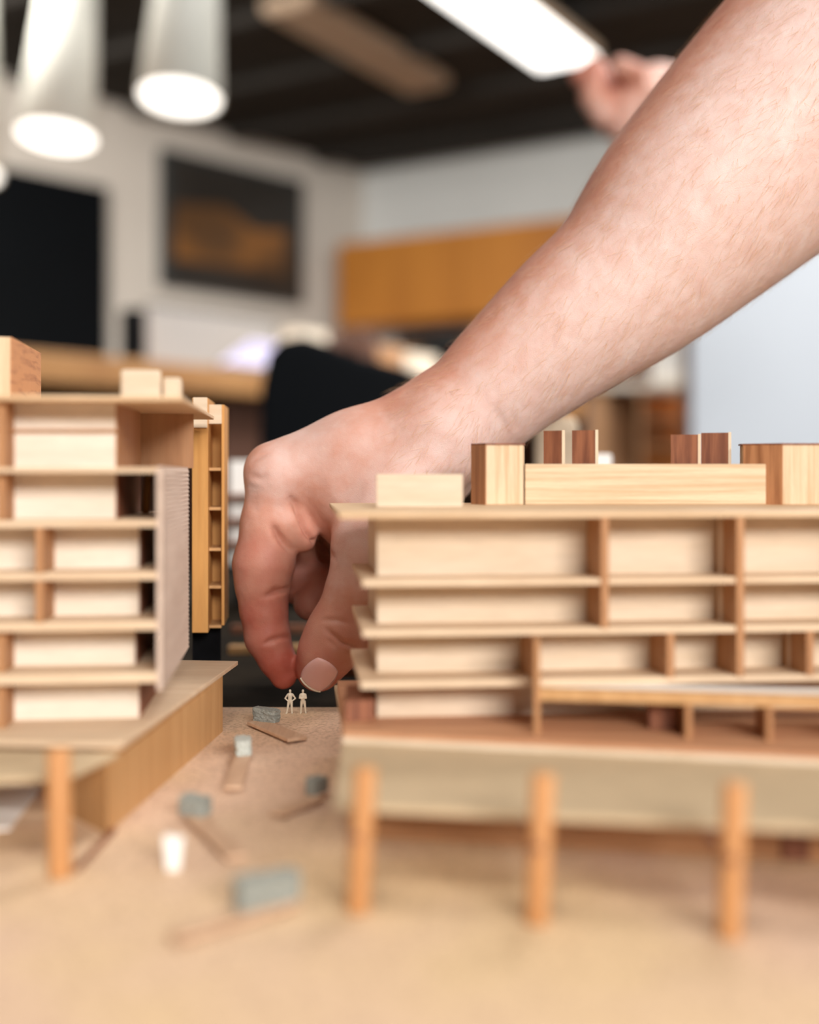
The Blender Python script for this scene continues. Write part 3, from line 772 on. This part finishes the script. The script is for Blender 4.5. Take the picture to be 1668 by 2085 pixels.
# ================================================================== ROOM
dc = 7.0; C0 = Vector(XY(740, dc))
dL = Vector((2170,2400)).normalized(); dR = Vector((4034,-2400)).normalized()
nL = Vector((dL.y, -dL.x)); nR = Vector((dR.y, -dR.x))
if nL.y > 0: nL = -nL
if nR.y > 0: nR = -nR
CH = CZ+610/F*dc
def on(px, o, d):   # point where the vertical plane through o along d meets pixel column px
    r = (px-CX)/F; t = (r*o.y-o.x)/(d.x-r*d.y); return o+d*t
def quadbox(a, b, n, depth, z0, z1, name, m, parent=None, bevel=0, loc=None):
    return MB().prism([tuple(a), tuple(b), tuple(b+n*depth), tuple(a+n*depth)], z0, z1).build(name, m, parent, bevel, loc=loc)
o = quadbox(C0-dL*7.2, C0+dL*.1, nL, -.12, 0, CH, 'wall_left', M['wallpaint'], loc=(*C0,0)); tag(o, kind='structure')
o = quadbox(C0-dR*.05, C0+dR*7.5, nR, -.12, 0, CH, 'wall_right', M['wallcool'], loc=(*C0,0)); tag(o, kind='structure')
o = MB().prism([(-6,-3.0), (7,-3.0), (7,7.6), (-6,7.6)], -.05, 0).build('floor', M['floor']); tag(o, kind='structure')
o = MB().prism([(-6,-3.0), (7,-3.0), (7,7.6), (-6,7.6)], CH, CH+.1).build('ceiling', M['ceil']); tag(o, kind='structure')
# rear wall with the window the daylight comes through
wx0, wx1, wz0, wz1 = .25, 2.35, 1.6, 2.54
k = 0
for x0, x1, z0, z1 in ((-6,wx0,0,CH), (wx1,7,0,CH), (wx0,wx1,0,wz0), (wx0,wx1,wz1,CH)):
    o = MB().prism([(x0,-3.0),(x1,-3.0),(x1,-2.9),(x0,-2.9)], z0, z1).build('wall_rear', M['wallpaint']); tag(o, kind='structure')
fr = MB()
for x in (wx0, (wx0+wx1)/2-.02, wx1-.05): fr.prism([(x,-2.97),(x+.05,-2.97),(x+.05,-2.92),(x,-2.92)], wz0, wz1)
for z in (wz0, wz1-.05): fr.prism([(wx0,-2.97),(wx1,-2.97),(wx1,-2.92),(wx0,-2.92)], z, z+.05)
o = fr.build('window_1', M['blackpaint']); tag(o, kind='structure')
# ceiling joists
for k in range(9):
    a = C0-dL*(.45+k*.62)+nL*.05
    o = MB().prism([tuple(a), tuple(a+dL*.07), tuple(a+dL*.07+Vector((dR.x,dR.y))*6), tuple(a+Vector((dR.x,dR.y))*6)], CH-.05, CH).build('trim_%d' % (k+1), M['ceil'], loc=(*a,CH)); tag(o, kind='structure')
# black door in the left wall
a = on(-330, C0, dL); b = on(210, C0, dL); zt = ZP(385, b.y)
dr = quadbox(a, b, nL, .04, 0, zt, 'door_1', M['blackpaint'], loc=(*b,0)); tag(dr, kind='structure')
# framed picture
M['printframe'] = plain('dark_frame', (44,46,46), .5, .05, 4)
a = on(322, C0, dL); b = on(606, C0, dL); z1 = ZP(303, a.y); z0 = ZP(582, a.y)
pc = thing('framed_picture', (*((a+b)/2), z0), 'dark framed brown and orange picture hanging on the left wall', 'picture')
quadbox(a, b, nL, .05, z0, z1, 'frame', M['printframe'], pc, .004)
def picmat():
    m, nt, b = _mat('brown_print')
    tc = nt.nodes.new('ShaderNodeTexCoord'); n = nt.nodes.new('ShaderNodeTexNoise'); n.inputs['Scale'].default_value = 2.2; n.inputs['Detail'].default_value = 1
    nt.links.new(tc.outputs['Object'], n.inputs['Vector']); r = nt.nodes.new('ShaderNodeValToRGB')
    r.color_ramp.elements[0].position = .4; r.color_ramp.elements[1].position = .6
    r.color_ramp.elements[0].color = srgb((92,64,38)); r.color_ramp.elements[1].color = srgb((150,98,44))
    nt.links.new(n.outputs['Fac'], r.inputs['Fac']); nt.links.new(r.outputs['Color'], b.inputs['Base Color']); b.inputs['Roughness'].default_value = .3
    return m
M['print'] = picmat(); M['printdark'] = plain('dark_print', (46,42,38), .35, .3, 3)
def onpic(poly, name, m, off, th=.004):
    """poly given as (s,t) fractions of the picture"""
    vs = []
    for o_ in (off, off+th):
        for s_, t_ in poly:
            q = a.lerp(b, s_)+nL*o_; vs.append((q.x, q.y, z0+(z1-z0)*t_))
    m_ = MB(); m_.v = vs; n_ = len(poly); m_.f = [tuple(range(n_))[::-1], tuple(range(n_,2*n_))]+[(i,(i+1)%n_,n_+(i+1)%n_,n_+i) for i in range(n_)]
    return m_.build(name, m, pc)
onpic([(.05,.06),(.95,.06),(.95,.94),(.05,.94)], 'backing', M['printdark'], .05)
onpic([(.06,.20),(.84,.22),(.86,.56),(.62,.52),(.40,.66),(.06,.60)], 'print', M['print'], .054)
# orange wall cabinets on the right wall
o_ = C0+nR*.35
a = on(691, o_, dR); zt = ZP(497, a.y); zb = ZP(668, a.y)
cb = thing('wall_cabinet', (*a, zb), 'long orange plywood wall cabinet on the far right-hand wall', 'cabinet')
b = a+dR*3.9
quadbox(a, b, nR, -.33, zb, zt, 'body', M['cab'], cb)
for k in range(5):
    s0 = a+dR*(k*.78+.006); s1 = a+dR*((k+1)*.78-.006)
    quadbox(s0, s1, nR, .018, zb+.005, zt-.005, 'door', M['cab'], cb, .002)
# counter below the cabinets
o_ = C0+nR*.6; a = on(700, o_, dR); b = a+dR*4.2
ct = thing('base_counter', (*a, 0), 'dark base counter along the far wall below the orange cabinets', 'counter')
quadbox(a, b, nR, -.58, 0, ZP(735,a.y), 'body', M['deskdark'], ct)
quadbox(a, b, nR, -.60, ZP(735,a.y), ZP(720,a.y), 'worktop', M['desk'], ct)
quadbox(a-nR*.57, b-nR*.57, nR, .01, ZP(718,a.y), ZP(668,a.y), 'splashback', M['blackpaint'], ct)
# high desk parallel to the left wall
pd = Vector(XY(300, 2.5)); dD = Vector((1950,2400)).normalized(); nD = Vector((-dD.y, dD.x))   # nD points away from camera
dz1 = ZP(733,2.5); dz0 = ZP(792,2.5)
hd = thing('high_desk', (*pd, 0), 'high oak desk with a thick top behind the left-hand model building', 'desk')
A = pd-dD*1.3; B = pd+dD*2.2
quadbox(A, B, nD, .75, dz0, dz1, 'desktop', M['desk'], hd, .005)
A2 = on(452, pd+nD*.10, dD)
quadbox(A2, A2+dD*.5, nD, .55, 0, dz0, 'pedestal', M['deskdark'], hd)
quadbox(A+dD*.1, A+dD*.35, nD, .6, 0, dz0, 'pedestal', M['blackpaint'], hd)
quadbox(A+dD*.1+nD*.6, B-dD*.1+nD*.6, nD, .02, .2, dz0, 'modesty_panel', M['blackpaint'], hd)
quadbox(B-dD*.3, B-dD*.1, nD, .55, 0, dz0, 'pedestal', M['deskdark'], hd)
def ondesk(p0, p1, ytop, off, depth, m, name, label, cat, bev=.004, group=None):
    q = pd+nD*off; a = on(p0, q, dD); b = on(p1, q, dD)
    t = thing(name, (*((a+b)/2), dz1), label, cat, group)
    quadbox(a, b, nD, depth, dz1, ZP(ytop, (a.y+b.y)/2), 'body', M[m], t, bev)
    return t, a, b
t, a, b = ondesk(272, 300, 628, .08, .05, 'blackpaint', 'desk_speaker', 'black upright loudspeaker at the left of the white panel on the high desk', 'speaker')
quadbox(a.lerp(b,.2)-nD*.003, a.lerp(b,.8)-nD*.003, nD, .004, dz1+.03, dz1+.09, 'speaker_grille', M['fabric'], t)
t, a, b = ondesk(304, 560, 640, .30, .02, 'greypanel', 'desk_partition', 'low pale grey partition panel standing on the high desk', 'partition')
quadbox(a-nD*.002, b-nD*.002, nD, .024, ZP(640,(a.y+b.y)/2), ZP(640,(a.y+b.y)/2)+.008, 'top_rail', M['metalgrey'], t)
# tilted lilac sheet (laptop lid)
q = pd+nD*.06; a = on(445, q, dD); b = on(548, q, dD)
lt = thing('laptop', (*((a+b)/2), dz1), 'open laptop with a pale lilac screen at the right of the desk partition', 'laptop')
m_ = MB(); hgt = ZP(690, a.y)-dz1
m_.hexa([(a.x,a.y,dz1+.012), (b.x,b.y,dz1+.012), (b.x-.0,b.y+.01,dz1+.012), (a.x,a.y+.01,dz1+.012),
         (a.x+.07,a.y+.03,dz1+hgt), (b.x+.06,b.y+.03,dz1+hgt), (b.x+.06,b.y+.04,dz1+hgt), (a.x+.07,a.y+.04,dz1+hgt)]).build('screen', M['screen'], lt, .002)
quadbox(a-nD*.05, b-nD*.05, nD, .2, dz1, dz1+.012, 'base', M['metalgrey'], lt, .002)
# clutter at the right end of the desk
clut = ((612,668,672,'paper','box','pale paper box left of the clutter on the high desk'),
        (672,722,684,'deskdark','box','dark brown box in the middle of the clutter on the high desk'),
        (728,770,672,'deskdark','box','tall dark box behind the black chair on the high desk'),
        (772,826,706,'cardboard','box','cardboard box in the clutter above the black chair'),
        (828,892,722,'paper','paper stack','pale paper stack at the right end of the high desk beside the wrist'),
        (896,940,690,'blackpaint','box','black box at the far right end of the high desk behind the wrist'))
for k, (p0, p1, yt, m, cat, lab) in enumerate(clut):
    ondesk(p0, p1, yt, (.08, .10)[k % 2], .07, m, 'storage_box' if cat == 'box' else 'paper_stack', lab, cat)[0]
# black office chair
ch = thing('office_chair', (*XY(700,1.75), 0), 'black upholstered office chair in front of the high desk', 'chair')
d = 1.62
out = [(538,1000), (533,900), (536,800), (548,735), (572,702), (612,692), (655,702), (720,722), (790,734), (846,746), (872,770), (882,830), (884,1000)]
m_ = MB(); n_ = len(out)
for off in (0,.07):
    for x, y in out: 
        q = P(x+14, y, d); m_.v.append((q.x, q.y+off+(x-700)/1500, q.z))
m_.f = [tuple(range(n_)), tuple(range(n_,2*n_))[::-1]]+[(i,(i+1)%n_,n_+(i+1)%n_,n_+i) for i in range(n_)]
m_.build('backrest', M['fabric'], ch, .015, True, 4)
cx, cy = XY(705,1.85)
MB().prism([(cx-.25,cy-.10),(cx+.25,cy-.10),(cx+.26,cy+.38),(cx-.26,cy+.38)], .62, .70).build('seat', M['fabric'], ch, .03, True, 4)
MB().prism([(cx-.04,cy-.14),(cx+.04,cy-.14),(cx+.04,cy-.11),(cx-.04,cy-.11)], .60, .86).build('back_bracket', M['blackpaint'], ch)
MB().tube((cx,cy+.14,.10), (cx,cy+.14,.62), .028).build('gas_column', M['metalgrey'], ch, smooth=True)
for k in range(5):
    q = 2*math.pi*k/5+.3; ex, ey = cx+.28*math.cos(q), cy+.14+.28*math.sin(q)
    lg = MB().tube((cx,cy+.14,.12), (ex,ey,.08), .022, .015).build('leg', M['blackpaint'], ch, smooth=True)
    MB().tube((ex-.02,ey,.03), (ex+.02,ey,.03), .03).build('caster', M['fabric'], lg, smooth=True)
# right hand background: shelf unit and white panel
su = thing('shelf_unit', (*XY(1290,2.9), 0), 'brown shelf unit left of the white panel behind the model', 'shelf unit')
def SU(p0, p1, y0, y1, d0, d1, name, m): return MB().prism([XY(p0,d0), XY(p1,d0), XY(p1,d1), XY(p0,d1)], (0 if y1 is None else ZP(y1,d0)), ZP(y0,d0)).build(name, M[m], su, .003)
SU(1185, 1200, 788, None, 2.85, 3.2, 'side_panel', 'deskdark')
SU(1200, 1236, 788, None, 2.87, 3.2, 'door', 'shelfbrown' if 'shelfbrown' in M else 'cardboard')
SU(1300, 1308, 788, None, 2.85, 3.2, 'divider', 'cardboard')
SU(1236, 1300, 792, None, 3.0, 3.2, 'back_panel', 'cardboard')
SU(1308, 1402, 792, None, 3.15, 3.2, 'back_panel', 'orangebox')
for y in (850, 900): SU(1308, 1402, y, y+8, 2.9, 3.15, 'shelf', 'cardboard')
SU(1185, 1402, 780, 792, 2.85, 3.2, 'top_panel', 'paper')
o = MB().prism([XY(1325,2.9), XY(1398,2.9), XY(1398,3.1), XY(1325,3.1)], ZP(780,2.85)+.001, ZP(690,2.9)).build('paper_stack', M['white'], None, .003, loc=(*XY(1360,3.0), ZP(780,2.85)))
tag(o, 'white paper stack on top of the brown shelf unit', 'paper stack')
wp = thing('partition_screen', (*XY(1600,2.5), 0), 'large plain white panel filling the right background beneath the forearm', 'partition')
MB().prism([XY(1407,2.6), XY(2100,2.3), (XY(2100,2.3)[0],2.34), (XY(1407,2.6)[0],2.64)], .05, ZP(330,2.6)).build('board', M['whiteboard'], wp, .003)
MB().prism([XY(1398,2.598), XY(1407,2.594), (XY(1407,2.6)[0],2.645), (XY(1398,2.6)[0],2.645)], 0, ZP(330,2.6)).build('edge_profile', M['deskdark'], wp)
MB().prism([(XY(1407,2.6)[0],2.50),(XY(1407,2.6)[0]+.06,2.50),(XY(1407,2.6)[0]+.06,2.75),(XY(1407,2.6)[0],2.75)], 0, .05).build('foot', M['metalgrey'], wp)
MB().prism([(XY(2100,2.3)[0]-.08,2.22),(XY(2100,2.3)[0]-.02,2.22),(XY(2100,2.3)[0]-.02,2.45),(XY(2100,2.3)[0]-.08,2.45)], 0, .05).build('foot', M['metalgrey'], wp)

# ceiling fixtures
def fixture(ax, dirv, width, length, z, name, label, lit):
    a = Vector(ax); dv = Vector(dirv).normalized(); nv = Vector((dv.y,-dv.x))
    if nv.x < 0: nv = -nv
    t = thing(name, (a.x, a.y, z), label, 'ceiling light')
    b = a-dv*length
    MB().prism([tuple(a), tuple(b), tuple(b+nv*width), tuple(a+nv*width)], z+.01, z+.06).build('housing', M['tanfix'], t, .01)
    MB().prism([tuple(a-dv*.01+nv*.01), tuple(b+dv*.01+nv*.01), tuple(b+dv*.01+nv*(width-.01)), tuple(a-dv*.01+nv*(width-.01))], z, z+.012).build('diffuser', M['tube'] if lit else M['tanfix'], t, .006)
    for q in (.15,.85):
        c = a.lerp(b, q)+nv*width/2
        MB().tube((c.x,c.y,z+.05), (c.x,c.y,CH), .004).build('suspension_rod', M['metalgrey'], t)
    return t
zf = CZ+1.60
a = Vector((.517,4.75)); e = Vector((.687,4.465)); w = (e-a).length
dv = Vector((.513,.858)); 
fixture((.517,4.75), dv, .27, 2.4, zf, 'ceiling_light', 'brightly lit long rectangular ceiling light at top centre', True)
fixture((-.009,5.37), (.50,.866), .22, 1.1, CZ+1.70, 'ceiling_light', 'unlit tan ceiling fixture left of the bright ceiling light', False)
# pendants
def pendant(px, py, w, label, tx, ty, dia=.20):
    d = F*dia/w; c = P(px, py, d); R3 = Matrix.Rotation(math.radians(tx), 3, 'X') @ Matrix.Rotation(math.radians(ty), 3, 'Y')
    t = thing('pendant_lamp', c, label, 'pendant lamp', 'white cone pendants')
    r = dia/2
    MB().lathe([(r-.004,0),(r,0),(r*.74,.36),(r*.60,.62),(r*.15,.66),(.0001,.66)], c, M3=R3).build('shade', M['lampshade'], t, smooth=True).modifiers.new('s','SOLIDIFY').thickness = .003
    MB().lathe([(.0001,.004),(r-.006,.004),(r-.006,.010),(.0001,.010)], c, M3=R3).build('diffuser', M['glow'], t, smooth=False)
    top = c+R3@Vector((0,0,.655))
    MB().tube(top, (top.x,top.y,CH), .004).build('cable', M['blackpaint'], t)
pendant(115, 280, 160, 'white cone pendant lamp, middle one of three, hanging lower left', -9, 2)
pendant(366, 201, 168, 'white cone pendant lamp, rightmost of three, in front of the picture wall', -9, 2)
pendant(-80, 354, 160, 'white cone pendant lamp cut by the left frame edge', -9, -1)

# ================================================================== LIGHT
def area(name, loc, target, sx, sy, e, col):
    l = bpy.data.lights.new(name, 'AREA'); l.shape = 'RECTANGLE'; l.size = sx; l.size_y = sy; l.energy = e; l.color = col
    o = bpy.data.objects.new(name, l); COL.objects.link(o); o.location = loc
    o.rotation_euler = (Vector(target)-Vector(loc)).to_track_quat('-Z','Y').to_euler(); return o
area('window_daylight', (1.3,-2.85,2.08), (0,.4,.85), 2.0, .85, 182, (1.,.985,.96))
area('added_fill_behind_table', (1.0,1.5,2.5), (1.0,1.9,0), 1.2, .4, 45, (1.,.97,.93))  # unseen fill light added to brighten the white panel and the arm
area('ceiling_lamp_over_table', (-.25,-.35,2.45), (0,.35,.75), .7, .5, 12, (1.,.96,.9))
area('added_fill_room', (1.5,3.2,2.4), (1.5,3.6,0), 1.2, .4, 95, (1.,.96,.9))  # unseen fill light, added to lift the right side of the room
area('added_fill_room_left', (-1.6,2.6,2.4), (-2.3,4.2,.8), 1.2, .4, 100, (1.,.95,.88))  # unseen fill light, added to lift the left wall
w = bpy.data.worlds.new('world'); SC.world = w; w.use_nodes = True
w.node_tree.nodes['Background'].inputs[0].default_value = (.85,.92,1,1); w.node_tree.nodes['Background'].inputs[1].default_value = .35

# ================================================================== CAMERA
cam = bpy.data.cameras.new('camera'); co = bpy.data.objects.new('camera', cam); COL.objects.link(co)
co.location = (0,0,CZ); co.rotation_euler = (math.pi/2,0,0)
cam.sensor_fit = 'HORIZONTAL'; cam.sensor_width = 24; cam.lens = 24*F/1668
cam.shift_y = -(1042.5-HY)/1668
cam.clip_start = .01; cam.clip_end = 60
cam.dof.use_dof = True; cam.dof.focus_distance = .425; cam.dof.aperture_fstop = 3.3; cam.dof.aperture_blades = 0
SC.camera = co
SC.view_settings.view_transform = 'Standard'; SC.view_settings.look = 'None'; SC.view_settings.gamma = 1; SC.view_settings.exposure = 0
